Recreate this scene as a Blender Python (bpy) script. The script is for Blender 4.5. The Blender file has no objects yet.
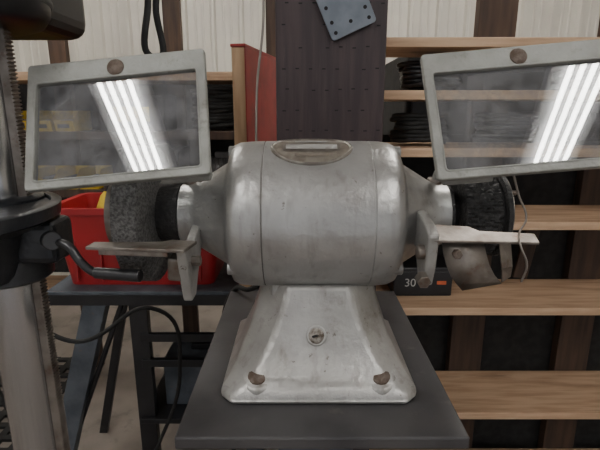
import bpy, math, random
from mathutils import Vector, Matrix, Euler
random.seed(7)
S=bpy.context.scene
H=1.40
# ------------------------------------------------------------ materials
def newmat(name):
    m=bpy.data.materials.new(name); m.use_nodes=True
    nt=m.node_tree; b=nt.nodes["Principled BSDF"]; return m,nt,b
def mat(name,c1,c2=None,rough=.5,metal=0.,scale=20,bump=.0,stretch=(1,1,1),lo=.4,hi=.62,spots=None,spot_scale=60,spot_lo=.62,spot_hi=.7,bscale=None,spec=.5,detail=6,bdist=.004,spots2=None,s2=(150,.66,.72),streak=None,smax=.7):
    m,nt,b=newmat(name); N=nt.nodes; L=nt.links
    tc=N.new('ShaderNodeTexCoord'); mp=N.new('ShaderNodeMapping'); mp.inputs['Scale'].default_value=stretch
    L.new(tc.outputs['Object'],mp.inputs['Vector'])
    n=N.new('ShaderNodeTexNoise'); n.inputs['Scale'].default_value=scale; n.inputs['Detail'].default_value=detail
    L.new(mp.outputs[0],n.inputs['Vector'])
    r=N.new('ShaderNodeMapRange'); r.inputs['From Min'].default_value=lo; r.inputs['From Max'].default_value=hi
    L.new(n.outputs['Fac'],r.inputs['Value'])
    mx=N.new('ShaderNodeMixRGB'); mx.inputs[1].default_value=(*c1,1); mx.inputs[2].default_value=(*(c2 or c1),1)
    L.new(r.outputs[0],mx.inputs[0]); out=mx.outputs[0]
    for sp,(ss,sl,sh) in ((spots,(spot_scale,spot_lo,spot_hi)),(spots2,s2)):
        if not sp: continue
        n2=N.new('ShaderNodeTexNoise'); n2.inputs['Scale'].default_value=ss; n2.inputs['Detail'].default_value=8; n2.inputs['Roughness'].default_value=.7
        L.new(mp.outputs[0],n2.inputs['Vector'])
        r2=N.new('ShaderNodeMapRange'); r2.inputs['From Min'].default_value=sl; r2.inputs['From Max'].default_value=sh
        L.new(n2.outputs['Fac'],r2.inputs['Value'])
        m2=N.new('ShaderNodeMixRGB'); m2.inputs[2].default_value=(*sp,1)
        L.new(r2.outputs[0],m2.inputs[0]); L.new(out,m2.inputs[1]); out=m2.outputs[0]
    if streak:   # grime streaks running along object Z
        mp2=N.new('ShaderNodeMapping'); mp2.inputs['Scale'].default_value=(1,1,.12); L.new(tc.outputs['Object'],mp2.inputs['Vector'])
        n4=N.new('ShaderNodeTexNoise'); n4.inputs['Scale'].default_value=55; n4.inputs['Detail'].default_value=6; L.new(mp2.outputs[0],n4.inputs['Vector'])
        r4=N.new('ShaderNodeMapRange'); r4.inputs['From Min'].default_value=.56; r4.inputs['From Max'].default_value=.78; r4.inputs['To Max'].default_value=smax
        L.new(n4.outputs['Fac'],r4.inputs['Value'])
        m4=N.new('ShaderNodeMixRGB'); m4.inputs[2].default_value=(*streak,1)
        L.new(r4.outputs[0],m4.inputs[0]); L.new(out,m4.inputs[1]); out=m4.outputs[0]
    L.new(out,b.inputs['Base Color'])
    b.inputs['Roughness'].default_value=rough; b.inputs['Metallic'].default_value=metal
    b.inputs['Specular IOR Level'].default_value=spec
    if bump:
        n3=N.new('ShaderNodeTexNoise'); n3.inputs['Scale'].default_value=bscale or scale*4; n3.inputs['Detail'].default_value=5
        L.new(mp.outputs[0],n3.inputs['Vector'])
        bp=N.new('ShaderNodeBump'); bp.inputs['Strength'].default_value=bump; bp.inputs['Distance'].default_value=bdist
        L.new(n3.outputs['Fac'],bp.inputs['Height']); L.new(bp.outputs[0],b.inputs['Normal'])
    return m
M={}
M['silver']=mat('silver_paint',(.42,.42,.41),(.335,.33,.32),rough=.36,metal=.70,scale=9,bump=.40,bscale=60,spots=(.17,.155,.135),spot_scale=14,spot_lo=.60,spot_hi=.82,spots2=(.09,.07,.05),s2=(75,.645,.71),detail=10,streak=(.19,.175,.155),smax=.5)
M['silver2']=mat('cast_silver_dirty',(.40,.395,.38),(.30,.295,.28),rough=.42,metal=.5,scale=10,bump=.5,bscale=75,spots=(.15,.13,.105),spot_scale=15,spot_lo=.57,spot_hi=.80,spots2=(.08,.06,.045),s2=(62,.63,.70),detail=10,streak=(.16,.14,.12),smax=.6)
M['frame']=mat('shield_cast_grey',(.27,.275,.255),(.20,.20,.185),rough=.6,metal=.25,scale=18,bump=.4,bscale=120,spots=(.12,.11,.095),spot_scale=26,spot_lo=.57,spot_hi=.74)
M['rest']=mat('worn_steel',(.25,.225,.20),(.14,.118,.10),rough=.4,metal=.7,scale=25,bump=.2,spots=(.12,.065,.04),spot_scale=30,spot_lo=.56,spot_hi=.7)
M['seam']=mat('seam_dark',(.13,.12,.11),rough=.8)  # dark tone of the thin ring in the housing seam
M['rust']=mat('rust_bolt',(.09,.062,.045),(.15,.12,.10),rough=.7,metal=.4,scale=80,bump=.5)
M['screw']=mat('screw_head',(.30,.28,.25),(.10,.08,.06),rough=.5,metal=.6,scale=150,bump=.5)
M['badge']=mat('badge_plate',(.22,.20,.17),(.15,.125,.10),rough=.4,metal=.4,scale=60)
M['badge2']=mat('badge_field',(.12,.10,.085),(.17,.145,.11),rough=.5,metal=.3,scale=60)
M['badgerim']=mat('badge_rim_metal',(.12,.105,.09),(.21,.195,.17),rough=.4,metal=.6,scale=50)
M['plate']=mat('stand_plate_steel',(.078,.075,.077),(.047,.045,.048),rough=.48,metal=.3,scale=7,bump=.12,spots=(.13,.12,.11),spot_scale=18,spot_lo=.58,spot_hi=.8,detail=10)
M['stone']=mat('grinding_wheel_grit',(.12,.118,.115),(.045,.043,.042),rough=.7,metal=.1,scale=230,bump=1.,bscale=320,lo=.42,hi=.6)
M['wheeldark']=mat('wheel_dark',(.010,.010,.010),(.026,.024,.024),rough=.6,scale=110,bump=.8,bscale=200)
M['black']=mat('black_paint',(.011,.011,.013),(.018,.018,.02),rough=.35,scale=10,bump=.05)
M['blackmatte']=mat('black_rubber',(.010,.010,.010),(.02,.02,.02),rough=.8,scale=30)
M['castblack']=mat('drill_cast_iron',(.028,.03,.035),(.048,.05,.054),rough=.3,metal=.4,scale=20,bump=.2)
M['chrome']=mat('column_steel',(.50,.50,.51),(.38,.38,.38),rough=.2,metal=.9,scale=6,stretch=(1,1,.3))
M['wood']=mat('pine_plank',(.58,.40,.26),(.44,.285,.175),rough=.65,scale=9,stretch=(.6,6,6),bump=.2,spots=(.20,.125,.08),spot_scale=5,spot_lo=.56,spot_hi=.78)
M['woodv']=mat('pine_upright',(.52,.35,.21),(.42,.27,.15),rough=.65,scale=9,stretch=(6,6,.6),bump=.2)
M['darkwood']=mat('dark_stained_wood',(.028,.018,.021),(.045,.029,.031),rough=.6,scale=8,stretch=(6,6,.5),bump=.3,spots=(.085,.062,.06),spot_scale=14,spot_lo=.6,spot_hi=.8)
M['brown']=mat('brown_upright',(.075,.045,.03),(.04,.025,.018),rough=.7,scale=8,stretch=(5,5,.5))
M['red']=mat('red_plastic',(.33,.012,.016),(.22,.008,.01),rough=.4,scale=4)
M['redpaint']=mat('red_paint',(.32,.022,.02),(.22,.016,.016),rough=.5,scale=12,spots=(.12,.03,.025),spot_scale=20)
M['yellow']=mat('yellow_plastic',(.62,.44,.03),(.5,.34,.02),rough=.4,scale=6)
M['wall']=mat('corrugated_wall_metal',(.72,.69,.61),(.63,.60,.54),rough=.45,metal=.0,scale=2)
M['side']=mat('side_wall_metal',(.60,.57,.51),(.52,.50,.45),rough=.6,scale=2)
M['ceil']=mat('ceiling_panel',(.38,.37,.35),(.32,.31,.29),rough=.8,scale=2)
M['concrete']=mat('concrete_floor',(.27,.23,.20),(.18,.155,.135),rough=.7,scale=3,bump=.15,bscale=60,spots=(.09,.075,.065),spot_scale=4,spot_lo=.55,spot_hi=.72,detail=10)
M['steelblue']=mat('blue_grey_steel',(.10,.115,.135),(.06,.07,.085),rough=.5,metal=.3,scale=15,spots=(.13,.10,.08),spot_scale=25)
M['bluegrey']=mat('galvanised_bracket',(.17,.195,.225),(.13,.15,.18),rough=.45,metal=.4,scale=20)
M['hole']=mat('hole_dark',(.01,.01,.01),rough=.9)
M['white']=mat('white_label',(.5,.5,.48),rough=.6)
M['orange']=mat('orange_label',(.45,.09,.03),rough=.6)
M['greyobj']=mat('grey_enamel',(.11,.11,.11),(.075,.075,.075),rough=.5,metal=.3,scale=20)
M['rope']=mat('grey_cord',(.22,.2,.18),rough=.8)
M['fixture']=mat('fixture_white',(.7,.7,.7),rough=.5)
def emis(name,col,s):
    m=bpy.data.materials.new(name); m.use_nodes=True; nt=m.node_tree; nt.nodes.clear()
    o=nt.nodes.new('ShaderNodeOutputMaterial'); e=nt.nodes.new('ShaderNodeEmission'); e.inputs[0].default_value=(*col,1); e.inputs[1].default_value=s
    nt.links.new(e.outputs[0],o.inputs[0]); return m
M['tube']=emis('fluorescent_tube',(1.,.97,.93),46)
M['fill_tube']=emis('added_fill_tube',(1.,.95,.88),30)  # glow for the added rear fixtures
def glassmat():
    m=bpy.data.materials.new('dusty_safety_glass'); m.use_nodes=True; nt=m.node_tree; N=nt.nodes;L=nt.links; N.clear()
    o=N.new('ShaderNodeOutputMaterial'); tr=N.new('ShaderNodeBsdfTransparent'); tr.inputs[0].default_value=(.86,.88,.88,1)
    gl=N.new('ShaderNodeBsdfGlossy'); gl.inputs['Roughness'].default_value=.015; gl.inputs[0].default_value=(1,1,1,1)
    df=N.new('ShaderNodeBsdfDiffuse'); df.inputs[0].default_value=(.33,.33,.35,1)
    tc=N.new('ShaderNodeTexCoord'); n=N.new('ShaderNodeTexNoise'); n.inputs['Scale'].default_value=30; n.inputs['Detail'].default_value=10; n.inputs['Roughness'].default_value=.75
    L.new(tc.outputs['Object'],n.inputs['Vector'])
    r=N.new('ShaderNodeMapRange'); r.inputs['From Min'].default_value=.4;r.inputs['From Max'].default_value=.75;r.inputs['To Min'].default_value=.08;r.inputs['To Max'].default_value=.45
    L.new(n.outputs['Fac'],r.inputs['Value'])
    m1=N.new('ShaderNodeMixShader'); L.new(r.outputs[0],m1.inputs[0]); L.new(tr.outputs[0],m1.inputs[1]); L.new(df.outputs[0],m1.inputs[2])
    m2=N.new('ShaderNodeMixShader'); m2.inputs[0].default_value=.10; L.new(m1.outputs[0],m2.inputs[1]); L.new(gl.outputs[0],m2.inputs[2])
    L.new(m2.outputs[0],o.inputs[0]); return m
M['glass']=glassmat()
# ------------------------------------------------------------ helpers
def empty(name,loc=(0,0,0)):
    e=bpy.data.objects.new(name,None); e.empty_display_size=.05; e.location=loc; S.collection.objects.link(e); return e
def finish(o,m,parent,smooth,bevel,seg=2,sub=0):
    if m is not None:
        o.data.materials.clear(); o.data.materials.append(M[m] if isinstance(m,str) else m)
    if bevel:
        b=o.modifiers.new('bevel','BEVEL'); b.width=bevel; b.segments=seg; b.limit_method='ANGLE'; b.angle_limit=math.radians(35)
    if smooth and o.type=='MESH':
        for p in o.data.polygons: p.use_smooth=True
        if smooth!='all':
            try: o.data.set_sharp_from_angle(angle=math.radians(40))
            except Exception: pass
    if parent:
        o.parent=parent; o.matrix_parent_inverse=Matrix.Translation(-Vector(parent.location))
    return o
def mesh(name,vs,fs,m,parent=None,smooth=False,bevel=0,seg=2,sub=0,recenter=True):
    vs=[Vector(v) for v in vs]
    c=Vector((0,0,0))
    if recenter:
        c=Vector([(min(v[i] for v in vs)+max(v[i] for v in vs))/2 for i in range(3)])
    me=bpy.data.meshes.new(name); me.from_pydata([tuple(v-c) for v in vs],[],fs); me.update()
    import bmesh
    bm=bmesh.new(); bm.from_mesh(me); bmesh.ops.recalc_face_normals(bm,faces=bm.faces); bm.to_mesh(me); bm.free()
    o=bpy.data.objects.new(name,me); o.location=c; S.collection.objects.link(o)
    return finish(o,m,parent,smooth,bevel,seg,sub)
def box(name,c,d,m,parent=None,rot=(0,0,0),bevel=.002,smooth=False,seg=2,taper=(1,1)):
    x,y,z=d[0]/2,d[1]/2,d[2]/2; R=Euler(rot).to_matrix(); c=Vector(c)
    vs=[]
    for sz in (-1,1):
        tx,ty=(1,1) if sz>0 else taper
        for sx,sy in ((-1,-1),(1,-1),(1,1),(-1,1)): vs.append(c+R@Vector((sx*x*tx,sy*y*ty,sz*z)))
    return mesh(name,vs,[(0,3,2,1),(4,5,6,7),(0,1,5,4),(1,2,6,5),(2,3,7,6),(3,0,4,7)],m,parent,smooth,bevel,seg)
def frameaxes(d):
    d=Vector(d).normalized(); a=Vector((0,0,1)) if abs(d.z)<.9 else Vector((1,0,0))
    u=d.cross(a).normalized(); w=u.cross(d).normalized(); return d,u,w
def lathe(name,prof,origin,axis,m,parent=None,n=64,smooth=True,bevel=0,cap=True,wob=0):
    d,u,w=frameaxes(axis); o=Vector(origin); vs=[];fs=[]
    for a,r in prof:
        for k in range(n):
            t=2*math.pi*k/n; rr=r*(1+(random.uniform(-wob,wob) if wob else 0))
            vs.append(o+d*a+(u*math.cos(t)+w*math.sin(t))*rr)
    for i in range(len(prof)-1):
        for k in range(n):
            k2=(k+1)%n; fs.append((i*n+k,i*n+k2,(i+1)*n+k2,(i+1)*n+k))
    if cap:
        fs.append(tuple(range(n))); fs.append(tuple((len(prof)-1)*n+k for k in range(n)))
    return mesh(name,vs,fs,m,parent,smooth,bevel)
def cyl(name,p0,p1,r,m,parent=None,r1=None,n=24,bev=.1):
    p0=Vector(p0);p1=Vector(p1);L=(p1-p0).length; r1=r if r1 is None else r1; b=min(r,r1,L)*bev
    return lathe(name,[(0,max(r-b,1e-4)),(b,r),(L-b,r1),(L,max(r1-b,1e-4))],p0,p1-p0,m,parent,n)
def tube(name,pts,r,m,parent=None,bez=True):
    cu=bpy.data.curves.new(name,'CURVE'); cu.dimensions='3D'; cu.bevel_depth=r; cu.bevel_resolution=4; cu.use_fill_caps=True
    if bez:
        sp=cu.splines.new('BEZIER'); sp.bezier_points.add(len(pts)-1)
        for p,q in zip(sp.bezier_points,pts): p.co=q; p.handle_left_type=p.handle_right_type='AUTO'
    else:
        sp=cu.splines.new('POLY'); sp.points.add(len(pts)-1)
        for p,q in zip(sp.points,pts): p.co=(*q,1)
    o=bpy.data.objects.new(name,cu); S.collection.objects.link(o)
    return finish(o,m,parent,False,0)
def rrect(w,h,r,n=5,cx=0,cy=0):
    pts=[]
    for (sx,sy,a0) in ((1,1,0),(-1,1,90),(-1,-1,180),(1,-1,270)):
        for k in range(n+1):
            a=math.radians(a0+90*k/n); pts.append((cx+sx*(w/2-r)+r*math.cos(a),cy+sy*(h/2-r)+r*math.sin(a)))
    return pts
def prism(name,pts,mtx,t,m,parent=None,bevel=.001,smooth=False):
    n=len(pts); vs=[mtx@Vector((x,y,-t/2)) for x,y in pts]+[mtx@Vector((x,y,t/2)) for x,y in pts]
    fs=[tuple(range(n))[::-1],tuple(range(n,2*n))]+[(k,(k+1)%n,n+(k+1)%n,n+k) for k in range(n)]
    return mesh(name,vs,fs,m,parent,smooth,bevel)
def ring(name,po,pi_,mtx,t,m,parent=None,bevel=.0015):
    n=len(po); vs=[]
    for P,z in ((po,-t/2),(pi_,-t/2),(po,t/2),(pi_,t/2)): vs+=[mtx@Vector((x,y,z)) for x,y in P]
    fs=[]
    for k in range(n):
        j=(k+1)%n
        fs+=[(k,j,n+j,n+k),(2*n+k,2*n+j,3*n+j,3*n+k),(k,j,2*n+j,2*n+k),(n+k,n+j,3*n+j,3*n+k)]
    return mesh(name,vs,fs,m,parent,False,bevel)
def basis(o,x,y):
    x=Vector(x).normalized(); y=Vector(y); y=(y-x*y.dot(x)).normalized(); z=x.cross(y)
    mt=Matrix((x,y,z)).transposed().to_4x4(); mt.translation=Vector(o); return mt
# ------------------------------------------------------------ room
box('floor',(0,.6,-.05),(7,7.4,.1),'concrete',bevel=0)
def corrugated(name,x0,x1,y,z0,z1,m):
    prof=[];x=x0
    while x<x1:
        for dx,dy in ((0,0),(.012,-.030),(.032,-.030),(.044,0),(.09,0),(.096,-.008),(.106,-.008),(.112,0),(.145,0),(.151,-.008),(.161,-.008),(.167,0)): prof.append((x+dx,y+dy))
        x+=.21
    n=len(prof); vs=[(a,b,z0) for a,b in prof]+[(a,b,z1) for a,b in prof]
    vs+=[(prof[-1][0],y+.05,z0),(prof[0][0],y+.05,z0),(prof[-1][0],y+.05,z1),(prof[0][0],y+.05,z1)]
    fs=[(k,k+1,n+k+1,n+k) for k in range(n-1)]+[(n-1,2*n,2*n+2,2*n-1),(2*n,2*n+1,2*n+3,2*n+2),(2*n+1,0,n,2*n+3)]
    return mesh(name,vs,fs,m)
corrugated('wall_back',-3.4,3.35,3.7,0,3.0,'wall')
box('wall_left',(-3.45,.6,1.5),(.1,6.2,3),'side',bevel=0)
box('wall_right',(3.45,.6,1.5),(.1,6.2,3),'side',bevel=0)
box('ceiling',(0,.3,3.05),(7,7,.1),'ceil',bevel=0)
def fixture(x,y,L=1.9,rot=0.,sp=.056,r=.0125,m='tube'):
    e=empty('fluorescent_ceiling_light',(x,y,2.96))
    c,s_=math.cos(rot),math.sin(rot)
    def T(a,b,z): return (x+a*c-b*s_,y+a*s_+b*c,z)
    box('housing',(x,y,2.975),(.34,L+.06,.05),'fixture',e,rot=(0,0,rot),bevel=.005)
    for i in range(4):
        xx=(-1.5+i)*sp
        cyl('tube_%d'%(i+1),T(xx,-L/2,2.925),T(xx,L/2,2.925),r,m,e,n=12)
    for s in (-1,1): box('end_cap_%d'%(s+2),T(0,s*(L/2+.015),2.925),(.3,.03,.06),'fixture',e,rot=(0,0,rot))
fixture(-1.16,-.85,rot=-.075); fixture(1.39,-.95,rot=.09); fixture(-1.2,2.1,sp=.08,r=.019,L=1.6,m='fill_tube'); fixture(1.2,2.1,sp=.08,r=.019,L=1.6,m='fill_tube')  # rear pair is added out of view to brighten back wall and planks
# ------------------------------------------------------------ grinder stand
st=empty('grinder_stand',(.030,.82,0))
SX=.031
box('top_plate',(SX,.822,.946),(.415,.54,.02),'plate',st,bevel=.003)
box('skirt',(SX,.84,.926),(.36,.48,.02),'plate',st,bevel=.002)
box('column',(SX,.86,.475),(.15,.15,.88),'steelblue',st,bevel=.006)
box('foot',(SX,.86,.018),(.40,.42,.034),'steelblue',st,bevel=.004)
# ------------------------------------------------------------ grinder
AX=Vector((.022,.77,1.228)); g=empty('bench_grinder',(.022,.77,.957))
prof=[(-.222,.030),(-.222,.048),(-.219,.052),(-.200,.054),(-.190,.058),(-.165,.073),(-.142,.087),(-.137,.093),(-.1345,.106),(-.130,.1155),(-.121,.1200),(-.104,.1218),
(-.0805,.1225),(-.0798,.1215),(-.0782,.1215),(-.0775,.1225),(0,.1232),(.0875,.1225),(.0882,.1215),(.0898,.1215),(.0905,.1225),(.108,.1218),(.122,.1200),(.132,.1155),(.1375,.106),(.140,.093),(.145,.087),(.168,.073),(.192,.058),(.204,.054),(.222,.052),(.225,.048),(.225,.030)]
lathe('motor_housing',prof,AX,(1,0,0),'silver',g,n=128)
for i,x in enumerate((-.079,)):
    lathe('seam_ring_%d'%i,[(x-.0008,.1216),(x-.0005,.1219),(x+.0005,.1219),(x+.0008,.1216)],AX,(1,0,0),'seam',g,n=96)
for i,x in enumerate((-.130,.133)):
    for j,a in enumerate((78,320)):
        a=math.radians(a); p=AX+Vector((x,-math.cos(a)*.107,math.sin(a)*.107)); s=-1 if x<0 else 1
        cyl('bell_lug_%d_%d'%(i,j),p-Vector((s*.016,0,0)),p+Vector((s*.006,0,0)),.0115,'silver',g)
def onbarrel(x,arc,h,a0=70):
    a=math.radians(a0)+arc/.123; r=.1228+h
    return AX+Vector((x,-math.cos(a)*r,math.sin(a)*r))
def oval(name,rx,ra,h0,h1,m,rx2=None,ra2=None,cx=-.004):
    n=64; rings=6; vs=[];fs=[]
    inner=0 if rx2 is None else 1
    for i in range(rings+1):
        f=i/rings
        for k in range(n):
            t=2*math.pi*k/n
            if inner: X=rx2+(rx-rx2)*f; A=ra2+(ra-ra2)*f; hh=h0+(h1-h0)*math.sin(math.pi*f)
            else: X=rx*f+1e-4; A=ra*f+1e-4; hh=h1
            vs.append(onbarrel(cx+X*math.cos(t),A*math.sin(t),hh))
    for i in range(rings):
        for k in range(n): fs.append((i*n+k,i*n+(k+1)%n,(i+1)*n+(k+1)%n,(i+1)*n+k))
    if not inner: fs.append(tuple(range(n)))
    return mesh(name,vs,fs,m,g,smooth='all')
oval('badge_back',.060,.042,0,.0012,'badge')
oval('badge_rim',.0645,.047,0,.0035,'badgerim',.058,.040)
def barrelpatch(name,x0,x1,a0,a1,h,m):
    vs=[];fs=[]
    for j in range(9):
        for x in (x0,x1): vs.append(onbarrel(x,a0+(a1-a0)*j/8,h))
    for j in range(8): fs.append((2*j,2*j+1,2*j+3,2*j+2))
    return mesh(name,vs,fs,m,g,smooth='all')
barrelpatch('badge_panel',-.048,.040,-.014,.010,.0022,'badgerim')
barrelpatch('badge_line_1',-.044,.036,-.010,.006,.003,'silver2')
barrelpatch('badge_line_3',-.030,.022,.018,.026,.0022,'silver2')
barrelpatch('badge_line_4',-.030,.022,-.028,-.021,.0022,'badge2')
PX=.030
def octo(w,y0,y1,c,z,cb=None):
    cb=cb or c; return [(PX-w/2+c,y0,z),(PX+w/2-c,y0,z),(PX+w/2,y0+c*1.1,z),(PX+w/2,y1-cb,z),(PX+w/2-cb,y1,z),(PX-w/2+cb,y1,z),(PX-w/2,y1-cb,z),(PX-w/2,y0+c*1.1,z)]
lv=[octo(.312,.622,.905,.020,.957),octo(.312,.622,.905,.020,.971),octo(.300,.628,.90,.024,.979),octo(.276,.645,.885,.036,.995),octo(.236,.668,.872,.042,1.040),octo(.204,.686,.86,.045,1.09),octo(.188,.695,.85,.045,1.125)]
vs=[v for l in lv for v in l]; fs=[tuple(range(8)),tuple((len(lv)-1)*8+k for k in range(8))]
for i in range(len(lv)-1):
    for k in range(8): fs.append((i*8+k,i*8+(k+1)%8,(i+1)*8+(k+1)%8,(i+1)*8+k))
mesh('pedestal',vs,fs,'silver2',g,smooth=True,bevel=.007,seg=3)
box('saddle',(PX-.005,.775,1.118),(.15,.13,.05),'silver2',g,bevel=.01,seg=3)
for i,(sx) in enumerate((-1,1)):
    c=Vector((PX+sx*.097,.650,.988)); ax=(0,-.35,1)
    lathe('foot_boss_%d'%i,[(-.02,.031),(-.006,.029),(.000,.026),(.003,.021),(.0032,.005)],c,ax,'silver2',g,n=32)
    lathe('foot_bolt_%d'%i,[(.002,.0165),(.0055,.0155),(.0085,.011),(.0095,.004)],c,ax,'rust',g,n=16)
fn=Vector((0,-1,.45)).normalized(); c=Vector((PX-.004,.6715,1.050))
lathe('ground_screw_seat',[(-.004,.0165),(.002,.0165),(.0032,.0145),(.0025,.012)],c,fn,'silver2',g,n=32)
lathe('ground_screw',[(0,.0125),(.003,.0125),(.005,.009)],c,fn,'screw',g,n=20)
box('ground_screw_slot',c+fn*.0052,(.014,.003,.002),'hole',g,rot=(.4,0,.5),bevel=0)
# --- left wheel
cyl('shaft',AX+Vector((-.315,0,0)),AX+Vector((.30,0,0)),.0125,'rest',g)
LW=AX.x-.283
lathe('arbor_collar_left',[(0,.030),(.004,.046),(.034,.05),(.040,.05)],AX+Vector((-.262,0,0)),(1,0,0),'wheeldark',g,n=48)
prof=[(-.026,.022),(-.0262,.062),(-.024,.096),(-.020,.110)]+[(-.018+.036*k/9,.114+.0006*(k%2)) for k in range(10)]+[(.020,.110),(.024,.096),(.0262,.062),(.026,.022)]
lathe('grinding_wheel_left',prof,(LW,AX.y,AX.z),(1,0,0),'stone',g,n=160,wob=.004)
lathe('wheel_flange_left',[(-.036,.020),(-.036,.052),(-.033,.055),(-.024,.055)],(LW,AX.y,AX.z),(1,0,0),'wheeldark',g,n=48)
lathe('wheel_cup_ring_left',[(-.050,.056),(-.050,.060),(-.034,.062),(-.034,.056)],(LW,AX.y,AX.z),(1,0,0),'rest',g,n=48)
cyl('arbor_nut_left',(LW-.056,AX.y,AX.z),(LW-.032,AX.y,AX.z),.018,'rest',g,n=6)
# --- right wheel
RW=AX.x+.268
lathe('arbor_collar_right',[(0,.05),(.006,.05),(.010,.040),(.030,.036)],AX+Vector((.222,0,0)),(1,0,0),'wheeldark',g,n=48)
prof=[(-.030,.02),(-.030,.055)]+[(-.028+.056*k/9,.069) for k in range(10)]+[(.030,.066),(.031,.02)]
lathe('wire_wheel_right',prof,(RW,AX.y,AX.z),(1,0,0),'wheeldark',g,n=160,wob=.045)
lathe('wheel_rim_right',[(.034,.066),(.037,.072),(.044,.072),(.045,.066),(.042,.063),(.038,.063)],(RW,AX.y,AX.z),(1,0,0),'wheeldark',g,n=64,cap=False)
lathe('wheel_edge_right',[(.0445,.0655),(.0455,.069),(.0465,.069),(.0465,.066)],(RW,AX.y,AX.z),(1,0,0),'rest',g,n=64,cap=False)
lathe('wheel_disc_right',[(.031,.064),(.040,.064)],(RW,AX.y,AX.z),(1,0,0),'wheeldark',g,n=64)
cyl('arbor_nut_right',(RW+.03,AX.y,AX.z),(RW+.06,AX.y,AX.z),.018,'rest',g,n=6)
# --- eye shields
def shield(side,C,w,h,tilt,roll):
    xa=Vector((math.cos(roll),0,math.sin(roll))); up=Vector((-math.sin(roll)*math.cos(tilt),math.sin(tilt),math.cos(roll)*math.cos(tilt)))
    B=basis(C,xa,up)
    top,bot,sd=.031,.013,.013
    po=rrect(w,h,.005); pin=rrect(w-2*sd,h-top-bot,.004,cy=(bot-top)/2)
    ring('shield_frame_'+side,po,pin,B,.012,'frame',g,bevel=.0025)
    ring('shield_lip_'+side,rrect(w-2*sd+.006,h-top-bot+.006,.006,cy=(bot-top)/2),rrect(w-2*sd-.001,h-top-bot-.001,.004,cy=(bot-top)/2),B@Matrix.Translation((0,0,.0035)),.007,'frame',g,bevel=.002)
    prism('shield_glass_'+side,rrect(w-2*sd+.004,h-top-bot+.004,.006,cy=(bot-top)/2),B@Matrix.Translation((0,0,-.001)),.002,'glass',g,bevel=0)
    p=B@Vector((.0,h/2-top/2-.001,.005)); nz=(B.to_3x3()@Vector((0,0,1)))
    lathe('shield_rivet_'+side,[(0,.0125),(.002,.012),(.004,.009),(.0045,.003)],p,nz,'rust',g,n=24)
    return B
Bl=shield('left',(-.255,.66,1.3875),.255,.187,math.radians(25),math.radians(5.4))
Br=shield('right',(.314,.66,1.402),.270,.187,math.radians(25),math.radians(4.8))
for side,B,sx,w in (('left',Bl,-1,.251),('right',Br,1,.268)):
    box('shield_hinge_'+side,B@Vector((-sx*.09,-.086,-.014)),(.07,.018,.016),'frame',g,rot=(.3,-math.radians(5),0),bevel=.003)
    cyl('arm_clamp_'+side,AX+Vector((sx*.205,.0,.035)),AX+Vector((sx*.205,.0,.062)),.012,'rest',g)
    tube('hinge_link_'+side,[B@Vector((-sx*.10,-.086,-.014)),B@Vector((-sx*.10,-.08,-.05)),AX+Vector((sx*.205,-.02,.075)),AX+Vector((sx*.205,0,.055))],.0065,'frame',g)
tube('guard_wire_right',[Vector((.292,.63,1.318)),Vector((.305,.632,1.285)),Vector((.318,.63,1.252)),Vector((.308,.625,1.230)),Vector((.306,.612,1.218)),Vector((.316,.608,1.19)),Vector((.312,.61,1.165))],.0015,'rest',g)
# --- tool rests
def flat(name,pts,z,t,m):
    B=Matrix.Translation((0,0,z)); return prism(name,pts,B,t,m,g,bevel=.0012)
flat('tool_rest_left',[(-.300,.615),(-.158,.600),(-.150,.645),(-.188,.652),(-.200,.642),(-.232,.640),(-.250,.640),(-.298,.640)],1.213,.005,'rest')
box('rest_lip_left',(-.232,.611,1.208),(.10,.004,.009),'rest',g,rot=(0,0,-.10),bevel=.001)
B=basis((-.166,.64,1.18),(0,1,0),(0,0,1))
prism('rest_arm_left',[(-.03,.03),(.03,.03),(.08,.045),(.09,.02),(.05,-.02),(.02,-.055),(-.005,-.055),(-.018,-.02)],B,.014,'silver2',g,bevel=.003)
cyl('rest_bolt_left',(-.186,.645,1.185),(-.146,.645,1.185),.008,'rest',g,n=6)
box('rest_block_left',(-.178,.632,1.180),(.022,.026,.036),'rest',g,rot=(.1,.1,0),bevel=.004)
def arcplate(name,cx,w,R,a0,a1,m,t=.003,n=20):
    vs=[];fs=[]
    for k in range(n+1):
        a=math.radians(a0+(a1-a0)*k/n)
        for r in (R,R+t):
            for x in (cx-w/2,cx+w/2): vs.append((x,AX.y-math.cos(a)*r,AX.z+math.sin(a)*r))
    for k in range(n):
        i=4*k;j=i+4
        fs+=[(i,i+1,j+1,j),(i+2,i+3,j+3,j+2),(i,i+2,j+2,j),(i+1,i+3,j+3,j+1)]
    fs+=[(0,1,3,2),(4*n,4*n+1,4*n+3,4*n+2)]
    return mesh(name,vs,fs,m,g,smooth=True)
arcplate('wheel_guard_left',LW+.002,.058,.122,-185,-250,'greyobj')
BR=Matrix.Translation((.262,.64,1.2245))@Euler((math.radians(13),math.radians(1.0),math.radians(-2))).to_matrix().to_4x4()
prism('tool_rest_right',[(-.074,-.022),(.074,-.020),(.078,.008),(.0,.012),(-.012,.026),(-.072,.030)],BR,.004,'rest',g,bevel=.0012)
B=basis((.188,.65,1.21),(0,1,0),(0,0,1))
prism('rest_arm_right',[(-.03,.02),(-.01,.03),(.04,.04),(.09,.035),(.09,-.01),(.04,-.02),(.015,-.06),(-.012,-.062),(-.024,-.03)],B,.016,'silver2',g,bevel=.004)
cyl('rest_bolt_right',(.170,.64,1.20),(.196,.64,1.20),.011,'rest',g,n=24)
cyl('rest_knob_right',(.176,.63,1.165),(.176,.612,1.163),.010,'rest',g,n=6)
vs=[];fs=[]
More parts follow.
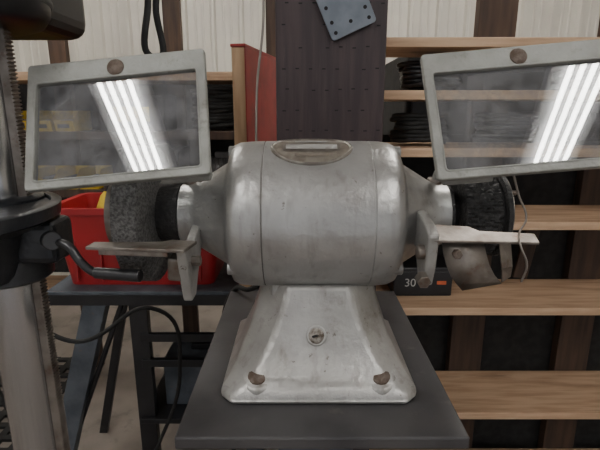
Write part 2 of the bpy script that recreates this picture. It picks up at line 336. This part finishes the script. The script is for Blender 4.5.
P=[((.205,.640,1.220),(.262,.632,1.220)),((.207,.634,1.200),(.266,.628,1.202)),((.212,.630,1.182),(.272,.626,1.184)),((.220,.630,1.165),(.282,.628,1.168)),((.230,.634,1.152),(.292,.634,1.158)),((.242,.642,1.139),(.300,.642,1.150))]
for a,b in P:
    for o in (0,.003): vs+= [(a[0],a[1]+o,a[2]),(b[0],b[1]+o,b[2])]
n=len(P)
for k in range(n-1):
    i=4*k;j=i+4; fs+=[(i,i+1,j+1,j),(i+2,i+3,j+3,j+2),(i,i+2,j+2,j),(i+1,i+3,j+3,j+1)]
fs+=[(0,1,3,2),(4*n-4,4*n-3,4*n-1,4*n-2)]
mesh('spark_tray_right',vs,fs,'rest',g,smooth='all')
vs=[(.284,.632,1.221),(.304,.640,1.221),(.290,.626,1.180),(.312,.640,1.178),(.300,.642,1.152),(.318,.655,1.156)]
vs2=[(x,y+.003,z) for x,y,z in vs]
mesh('tray_side_right',vs+vs2,[(0,1,3,2),(2,3,5,4),(6,7,9,8),(8,9,11,10),(0,1,7,6),(1,3,9,7),(3,5,11,9),(5,4,10,11),(4,2,8,10),(2,0,6,8)],'rest',g)
cyl('tray_bolt_right',(.225,.634,1.20),(.225,.624,1.20),.007,'rust',g,n=6)
tube('power_cord',[(.02,.90,1.12),(.0,.97,1.08),(-.12,1.03,.985),(-.16,1.085,.965),(-.2,1.12,.88),(-.19,1.13,.4),(-.20,1.12,.02)],.006,'blackmatte',g)
# ------------------------------------------------------------ drill press
dp=empty('drill_press',(-.495,.76,0))
cx,cy=-.497,.75
cyl('column',(cx,cy,.03),(cx,cy,1.66),.042,'chrome',dp,n=64,bev=.02)
box('rack_bar',(cx+.047,cy-.006,.95),(.014,.018,1.18),'rest',dp,bevel=.001)
vs=[];fs=[]
for i in range(200):
    z=.38+i*.0058; b=len(vs)
    for dx,dz in ((0,0),(.004,.0015),(.004,.003),(0,.0045)):
        vs.append((cx+.053+dx,cy-.015,z+dz)); vs.append((cx+.053+dx,cy+.003,z+dz))
    fs+=[(b,b+2,b+3,b+1),(b+2,b+4,b+5,b+3),(b+4,b+6,b+7,b+5),(b,b+2,b+4,b+6),(b+1,b+3,b+5,b+7)]
mesh('rack_teeth',vs,fs,'rest',dp)
lathe('table',[(-.045,.09),(-.030,.135),(-.022,.160),(-.020,.172),(-.002,.175),(0,.172),(0,.160),(-.006,.158),(-.006,.02)],(-.545,.66,1.262),(0,0,1),'castblack',dp,n=96)
lathe('table_hub',[(-.13,.055),(-.12,.062),(-.05,.085),(-.03,.13)],(-.520,.70,1.262),(0,0,1),'castblack',dp,n=64)
lathe('table_collar',[(-.08,.060),(-.075,.066),(.06,.066),(.065,.060)],(cx,cy,1.20),(0,0,1),'castblack',dp,n=48)
box('gear_box',(cx+.075,cy-.02,1.195),(.07,.07,.07),'castblack',dp,bevel=.012,seg=3)
tube('crank_arm',[(-.40,.70,1.20),(-.372,.665,1.208),(-.345,.655,1.205),(-.325,.65,1.18),(-.305,.648,1.165),(-.28,.645,1.163)],.0065,'black',dp)
cyl('crank_hub',(-.405,.715,1.198),(-.365,.652,1.213),.014,'black',dp)
cyl('crank_grip',(-.305,.648,1.165),(-.235,.640,1.163),.0085,'black',dp,r1=.0095)
lathe('head_lower_housing',[(0,.13),(.006,.150),(.020,.160),(.035,.162),(.040,.156),(.055,.156),(.30,.15),(.32,.13)],(-.53,.70,1.518),(0,0,1),'black',dp,n=64)
box('head_body',(-.535,.80,1.68),(.25,.34,.30),'black',dp,bevel=.03,seg=4)
lathe('head_trim_ring',[(0,.1625),(.003,.165),(.008,.165),(.011,.1625)],(-.53,.70,1.551),(0,0,1),'greyobj',dp,n=64)
lathe('head_badge',[(0,.012),(.004,.010)],(-.43,.568,1.60),(.55,-.8,0),'rest',dp,n=20)
cyl('quill',(-.545,.66,1.42),(-.545,.66,1.52),.030,'chrome',dp)
lathe('chuck',[(0,.012),(.02,.020),(.06,.024),(.07,.018)],(-.545,.66,1.36),(0,0,1),'rest',dp,n=32)
box('base',(-.52,.62,.03),(.36,.52,.06),'castblack',dp,bevel=.012)
lathe('column_flange',[(0,.085),(.02,.085),(.05,.055),(.08,.05)],(cx,cy,.055),(0,0,1),'castblack',dp,n=48)
# ------------------------------------------------------------ board post & bracket
bp_=empty('dark_wooden_post',(.075,1.225,0))
box('board',(.076,1.225,1.5),(.272,.05,3.0),'darkwood',bp_,bevel=.003)
vs=[];fs=[]
def addbox(vs,fs,c,d):
    b=len(vs)
    for sz in (-1,1):
        for sx,sy in ((-1,-1),(1,-1),(1,1),(-1,1)): vs.append((c[0]+sx*d[0]/2,c[1]+sy*d[1]/2,c[2]+sz*d[2]/2))
    fs+=[tuple(b+i for i in f) for f in [(0,3,2,1),(4,5,6,7),(0,1,5,4),(1,2,6,5),(2,3,7,6),(3,0,4,7)]]
for zz in [1.25+.05*i for i in range(14)]:
    for k in range(8):
        if random.random()<.75: addbox(vs,fs,(-.04+.033*k+(.008 if int(zz*20)%2 else 0),1.1995,zz+random.uniform(-.002,.002)),(.009,.002,.003))
mesh('nail_slots',vs,fs,'hole',bp_)
gb=empty('switch_mounting_bracket',(.10,1.19,1.65))
B=basis((.097,1.188,1.662),(math.cos(.42),0,math.sin(.42)),(-math.sin(.42),0,math.cos(.42)))
prism('plate',rrect(.115,.17,.008),B,.004,'bluegrey',gb,bevel=.001)
for i,(x,y) in enumerate(((-.043,-.07),(-.043,-.045),(.043,-.07),(.043,-.045),(0,-.06),(-.043,-.01),(.043,-.01))):
    p=B@Vector((x,y,.002)); cyl('hole_%d'%i,p,p+Vector((0,-.0008,0)),.0045,'hole',gb,n=16)
p=B@Vector((0,.03,.0)); cyl('mount_bolt',p+Vector((0,.011,0)),p+Vector((0,-.008,0)),.009,'rest',gb,n=6)
# ------------------------------------------------------------ right shelving
rk=empty('wooden_shelving_rack',(.95,1.43,0))
for i,z in enumerate((.448,.815,1.085,1.297,1.453,1.588)):
    x0=.10
    box('shelf_plank_%d'%(i+1),((x0+1.95)/2,1.425,z-.0125),(1.95-x0,.25,.025),'wood',rk,bevel=.002)
box('bottom_plank',(1.02,1.425,.09),(1.84,.25,.03),'wood',rk)
for i,x in enumerate((.15,.62,1.02,1.5,1.90)):
    box('upright_back_%d'%i,(x,1.572,1.15),(.12,.04,2.3),'brown',rk,bevel=.002)
box('shade_panel_low',(1.02,1.60,.68),(1.84,.012,1.28),'blackmatte',rk,bevel=0)  # black sheet stands in for the deep shade under the planks
box('diagonal_brace',(.80,1.545,.945),(.05,.012,.25),'brown',rk,rot=(0,.15,0))
def motor(name,x,y,z,r,L,m):
    e=empty(name,(x,y,z)); pr=[(-L/2,.01),(-L/2,r*.6),(-L/2+.01,r*.8)]
    k=0
    a=-L/2+.02
    while a<L/2-.02: pr+=[(a,r*(.93 if k%2 else 1.)),(a+.006,r*(.93 if k%2 else 1.))]; a+=.008; k+=1
    pr+=[(L/2-.01,r*.8),(L/2,r*.6),(L/2,.01)]
    lathe('housing',pr,(x,y,z+r+.012),(1,0,0),m,e,n=40); box('mount_foot',(x,y,z+.008),(L*.7,r*1.6,.014),m,e)
    box('terminal_box',(x,y-.0,z+2*r+.02),(L*.4,r*.8,.03),m,e,bevel=.004); cyl('shaft',(x+L/2-.01,y,z+r+.012),(x+L/2+.035,y,z+r+.012),.008,'rest',e)
def coil(name,x,y,z,R,m,turns=5,r=.007):
    pts=[]
    for k in range(turns*12+1):
        a=2*math.pi*k/12; pts.append((x+math.cos(a)*(R+random.uniform(-.012,.012)),y+math.sin(a)*(R*.8+random.uniform(-.01,.01)),z+r+k/12*r*1.7+random.uniform(0,.004)))
    e=empty(name,(x,y,z)); tube('coil',pts,r,m,e)
def carton(name,x,y,z,w,d,h,m,lm=None,rz=0):
    e=empty(name,(x,y,z)); box('body',(x,y,z+h/2),(w,d,h),m,e,rot=(0,0,rz),bevel=.004)
    box('lid',(x,y,z+h+.006),(w*1.04,d*1.04,.014),m,e,rot=(0,0,rz),bevel=.003)
    if lm: box('label',(x,y-d/2-.0008,z+h*.5),(w*.55,.001,h*.45),lm,e,rot=(0,0,rz),bevel=0)
    return e
bx=carton('black_battery_box',.395,1.455,.816,.19,.13,.085,'black')
def text(s,loc,size,m,parent):
    cu=bpy.data.curves.new('label_'+s,'FONT'); cu.body=s; cu.size=size; cu.extrude=.0004
    o=bpy.data.objects.new('label_'+s,cu); o.location=loc; o.rotation_euler=(math.pi/2,0,0); S.collection.objects.link(o)
    finish(o,m,parent,False,0)
text('30',(.335,1.3885,.850),.038,'white',bx)
box('stripe',(.455,1.3895,.862),(.03,.001,.012),'orange',bx,bevel=0)
z=1.086
coil('wire_coil',.36,1.42,z,.07,'blackmatte',6); motor('electric_motor',.56,1.43,z,.05,.17,'blackmatte')
z=1.298
coil('air_hose',.36,1.42,z,.075,'blackmatte',7,.007); coil('extension_cord',.62,1.42,z,.08,'black',7,.007); motor('old_motor',.86,1.43,z,.045,.17,'blackmatte')
z=1.454
coil('jumper_cable',.38,1.42,z,.08,'black',6,.007); carton('ratchet_case',.60,1.43,z,.16,.14,.05,'blackmatte'); coil('hose_coil',.84,1.42,z,.08,'blackmatte',5,.007)
cb=empty('shade_cabinet',(1.1,1.9,0))  # black block put in as the shade behind the shelves, shaped as a cabinet
box('carcass',(1.15,1.92,.80),(1.55,.45,1.6),'blackmatte',cb,bevel=.01)
for i in range(3): 
    box('door_%d'%i,(.64+.51*i,1.69,.8),(.49,.015,1.52),'black',cb,bevel=.004); cyl('handle_%d'%i,(.83+.51*i,1.672,.9),(.83+.51*i,1.672,1.05),.006,'rest',cb)
# ------------------------------------------------------------ left work table
wt=empty('steel_work_table',(-.45,1.55,0))
TX0,TX1,TY0,TY1,TZ=-.82,-.07,1.385,1.78,.833
box('top',((TX0+TX1)/2,(TY0+TY1)/2,TZ-.006),(TX1-TX0,TY1-TY0,.012),'steelblue',wt,bevel=.002)
box('apron_front',((TX0+TX1)/2,TY0+.004,TZ-.03),(TX1-TX0,.008,.036),'black',wt,bevel=.001)
def leg(name,a,b,w=.045,m='steelblue'):
    a=Vector(a);b=Vector(b); vs=[]
    for p in (a,b):
        for sx,sy in ((-1,-1),(1,-1),(1,1),(-1,1)): vs.append(p+Vector((sx*w/2,sy*w/2*.6,0)))
    mesh(name,vs,[(0,3,2,1),(4,5,6,7),(0,1,5,4),(1,2,6,5),(2,3,7,6),(3,0,4,7)],m,wt,bevel=.002)
leg('leg_1',(-.66,1.41,.815),(-.90,1.38,0),.075); leg('leg_2',(-.22,1.41,.815),(-.13,1.38,0),.06); leg('leg_3',(-.68,1.75,.815),(-.88,1.78,0),.035,'black'); leg('leg_4',(-.24,1.75,.815),(-.12,1.78,0),.035,'black')
for i,zz in enumerate((.655,.56)): box('rail_front_%d'%i,(-.36,1.42,zz),(.36,.02,.028),'black',wt)
box('upright_mid',(-.54,1.43,.41),(.06,.03,.82),'black',wt,bevel=.002)
box('lower_shelf',(-.36,1.58,.34),(.40,.36,.02),'black',wt)
tb=carton('blue_toolbox',-.34,1.58,.351,.30,.2,.16,'steelblue')
box('handle',(-.34,1.58,.535),(.14,.02,.02),'black',tb)
tube('brace',[(-.86,1.40,.12),(-.58,1.41,.80)],.009,'black',wt,bez=False)
rb=empty('red_storage_bin',(-.53,1.56,TZ))
def tub(x,y,z,w,d,h,t,m,parent):
    def R(w,d,zz,r): return [(x+a,y+b,zz) for a,b in rrect(w,d,r)]
    L=[R(w*.86,d*.86,z+.001,.03),R(w*.98,d*.98,z+h-.02,.03),R(w*1.04,d*1.04,z+h-.02,.035),R(w*1.04,d*1.04,z+h,.035),R(w*.98-2*t,d*.98-2*t,z+h,.025),R(w*.86-2*t,d*.86-2*t,z+t,.025)]
    n=len(L[0]); vs=[v for l in L for v in l]; fs=[tuple(range(n)),tuple((len(L)-1)*n+k for k in range(n))]
    for i in range(len(L)-1):
        for k in range(n): fs.append((i*n+k,i*n+(k+1)%n,(i+1)*n+(k+1)%n,(i+1)*n+k))
    mesh('tub',vs,fs,m,parent,smooth=True)
    for i in range(6): box('rib_%d'%i,(x-w*.36+i*w*.144,y-d*.46,z+h*.45),(.008,.012,h*.75),m,parent,rot=(-.08,0,0),bevel=.002)
tub(-.53,1.57,TZ,.56,.29,.265,.006,'red',rb)
yj=empty('yellow_jug',(-.66,1.54,TZ+.01))
lathe('body',[(0,.05),(.01,.055),(.23,.055),(.28,.035),(.30,.018)],(-.64,1.54,TZ+.008),(0,0,1),'yellow',yj,n=32)
cyl('cap',(-.64,1.54,TZ+.30),(-.64,1.54,TZ+.33),.022,'black',yj)
coil('black_hose',-.43,1.57,TZ+.01,.09,'blackmatte',14,.011)
rp=empty('red_painted_board',(-.14,1.58,TZ))
x0,x1=-.197,-.160
vs=[(x0,1.40,TZ),(x1,1.40,TZ),(-.090,1.76,TZ),(-.127,1.76,TZ),(x0,1.40,1.575),(x1,1.40,1.575),(-.090,1.76,1.575),(-.127,1.76,1.575)]
mesh('core',vs,[(0,3,2,1),(4,5,6,7),(0,1,5,4),(1,2,6,5),(2,3,7,6),(3,0,4,7)],'woodv',rp,bevel=.002)
e=.003
vs=[(x1+.0005,1.40,TZ+.002),(x1+e,1.40,TZ+.002),(-.090+e,1.76,TZ+.002),(-.0895,1.76,TZ+.002),(x1+.0005,1.40,1.577),(x1+e,1.40,1.577),(-.090+e,1.76,1.577),(-.0895,1.76,1.577)]
mesh('red_face',vs,[(0,3,2,1),(4,5,6,7),(0,1,5,4),(1,2,6,5),(2,3,7,6),(3,0,4,7)],'redpaint',rp)
box('red_top_cap',(-.1435,1.58,1.581),(.045,.37,.008),'redpaint',rp,rot=(0,0,-.19),bevel=.001)
# ------------------------------------------------------------ left shelving
lr=empty('wooden_wall_shelf',(-.9,2.15,0))
for i,(zz,mm) in enumerate(((.55,'wood'),(1.06,'brown'),(1.31,'brown'),(1.553,'wood'))): box('shelf_%d'%i,(-.95,2.15,zz-.015),(1.7,.30,.035),mm,lr)
for i,x in enumerate((-1.78,-1.15,-.60,-.12)): box('upright_%d'%i,(x,2.33,1.0),(.08,.04,2.0),'brown',lr)
box('back_panel',(-.95,2.36,1.05),(1.74,.012,1.0),'blackmatte',lr,bevel=0)
def binrow(name,x0,n,z,m):
    e=empty(name,(x0,2.08,z))
    for i in range(n):
        x=x0+.095*i
        def q(a,b,c): return (x+a,2.08+b,z+c)
        vs=[q(-.04,-.08,0),q(.04,-.08,0),q(.04,.09,0),q(-.04,.09,0),q(-.04,-.09,.045),q(.04,-.09,.045),q(.04,-.03,.085),q(.04,.09,.085),q(-.04,.09,.085),q(-.04,-.03,.085)]
        mesh('bin_%d'%i,vs,[(0,3,2,1),(0,1,5,4),(1,2,7,6,5),(2,3,8,7),(3,0,4,9,8)],m,e)
        box('label_%d'%i,(x,2.08-.0925,z+.022),(.05,.001,.016),'black',e,bevel=0)
        box('contents_%d'%i,(x,2.10,z+.025),(.07,.12,.045),'greyobj',e,bevel=.005)
binrow('yellow_parts_bins',-1.40,6,1.063,'yellow'); binrow('yellow_parts_bins',-1.38,5,1.313,'yellow')
carton('black_tool_case',-.66,2.12,1.063,.26,.2,.16,'black','yellow'); motor('spare_motor',-.35,2.12,1.063,.06,.18,'greyobj')
carton('black_drill_case',-.72,2.12,1.313,.28,.2,.14,'blackmatte','yellow'); coil('black_cable_coil',-.38,2.12,1.313,.09,'blackmatte',11,.009)
# ------------------------------------------------------------ floor mat
mt=empty('rubber_floor_mat',(-1.6,2.0,0)); vs=[];fs=[]
for i in range(13): addbox(vs,fs,(-2.3+.09*i,1.85,.008),(.032,1.1,.014))
for i in range(14): addbox(vs,fs,(-1.76,1.32+.0815*i,.008),(1.11,.03,.0135))
mesh('lattice',vs,fs,'blackmatte',mt)
# ------------------------------------------------------------ cables
tube('hanging_cable',[(-.30,.98,3.0),(-.312,.98,2.2),(-.318,.98,1.75),(-.295,.97,1.62),(-.285,.96,1.50),(-.283,.98,1.60),(-.262,.99,1.75),(-.262,1.0,2.3),(-.27,1.0,3.0)],.0065,'blackmatte')
tube('hanging_cord',[(-.09,1.16,3.0),(-.10,1.16,2.0),(-.085,1.16,1.62),(-.105,1.17,1.45),(-.11,1.175,1.2),(-.10,1.17,.6),(-.10,1.17,.004)],.003,'rope')
tube('floor_power_cable',[(-.60,.98,.008),(-.66,1.02,.45),(-.72,1.05,.86),(-.58,1.12,.80),(-.42,1.2,.86),(-.38,1.3,.60),(-.5,1.3,.25),(-.6,1.25,.007)],.006,'blackmatte')
# ------------------------------------------------------------ light & camera
w=bpy.data.worlds.new('World'); S.world=w; w.use_nodes=True
bg=w.node_tree.nodes['Background']; bg.inputs[0].default_value=(.96,.97,1.,1); bg.inputs[1].default_value=.62
cam=bpy.data.cameras.new('camera'); co=bpy.data.objects.new('camera',cam); S.collection.objects.link(co)
cam.sensor_width=36; cam.lens=36*460/600; co.location=(0,0,H); co.rotation_euler=(math.radians(90-14),0,0); cam.clip_start=.01
S.camera=co
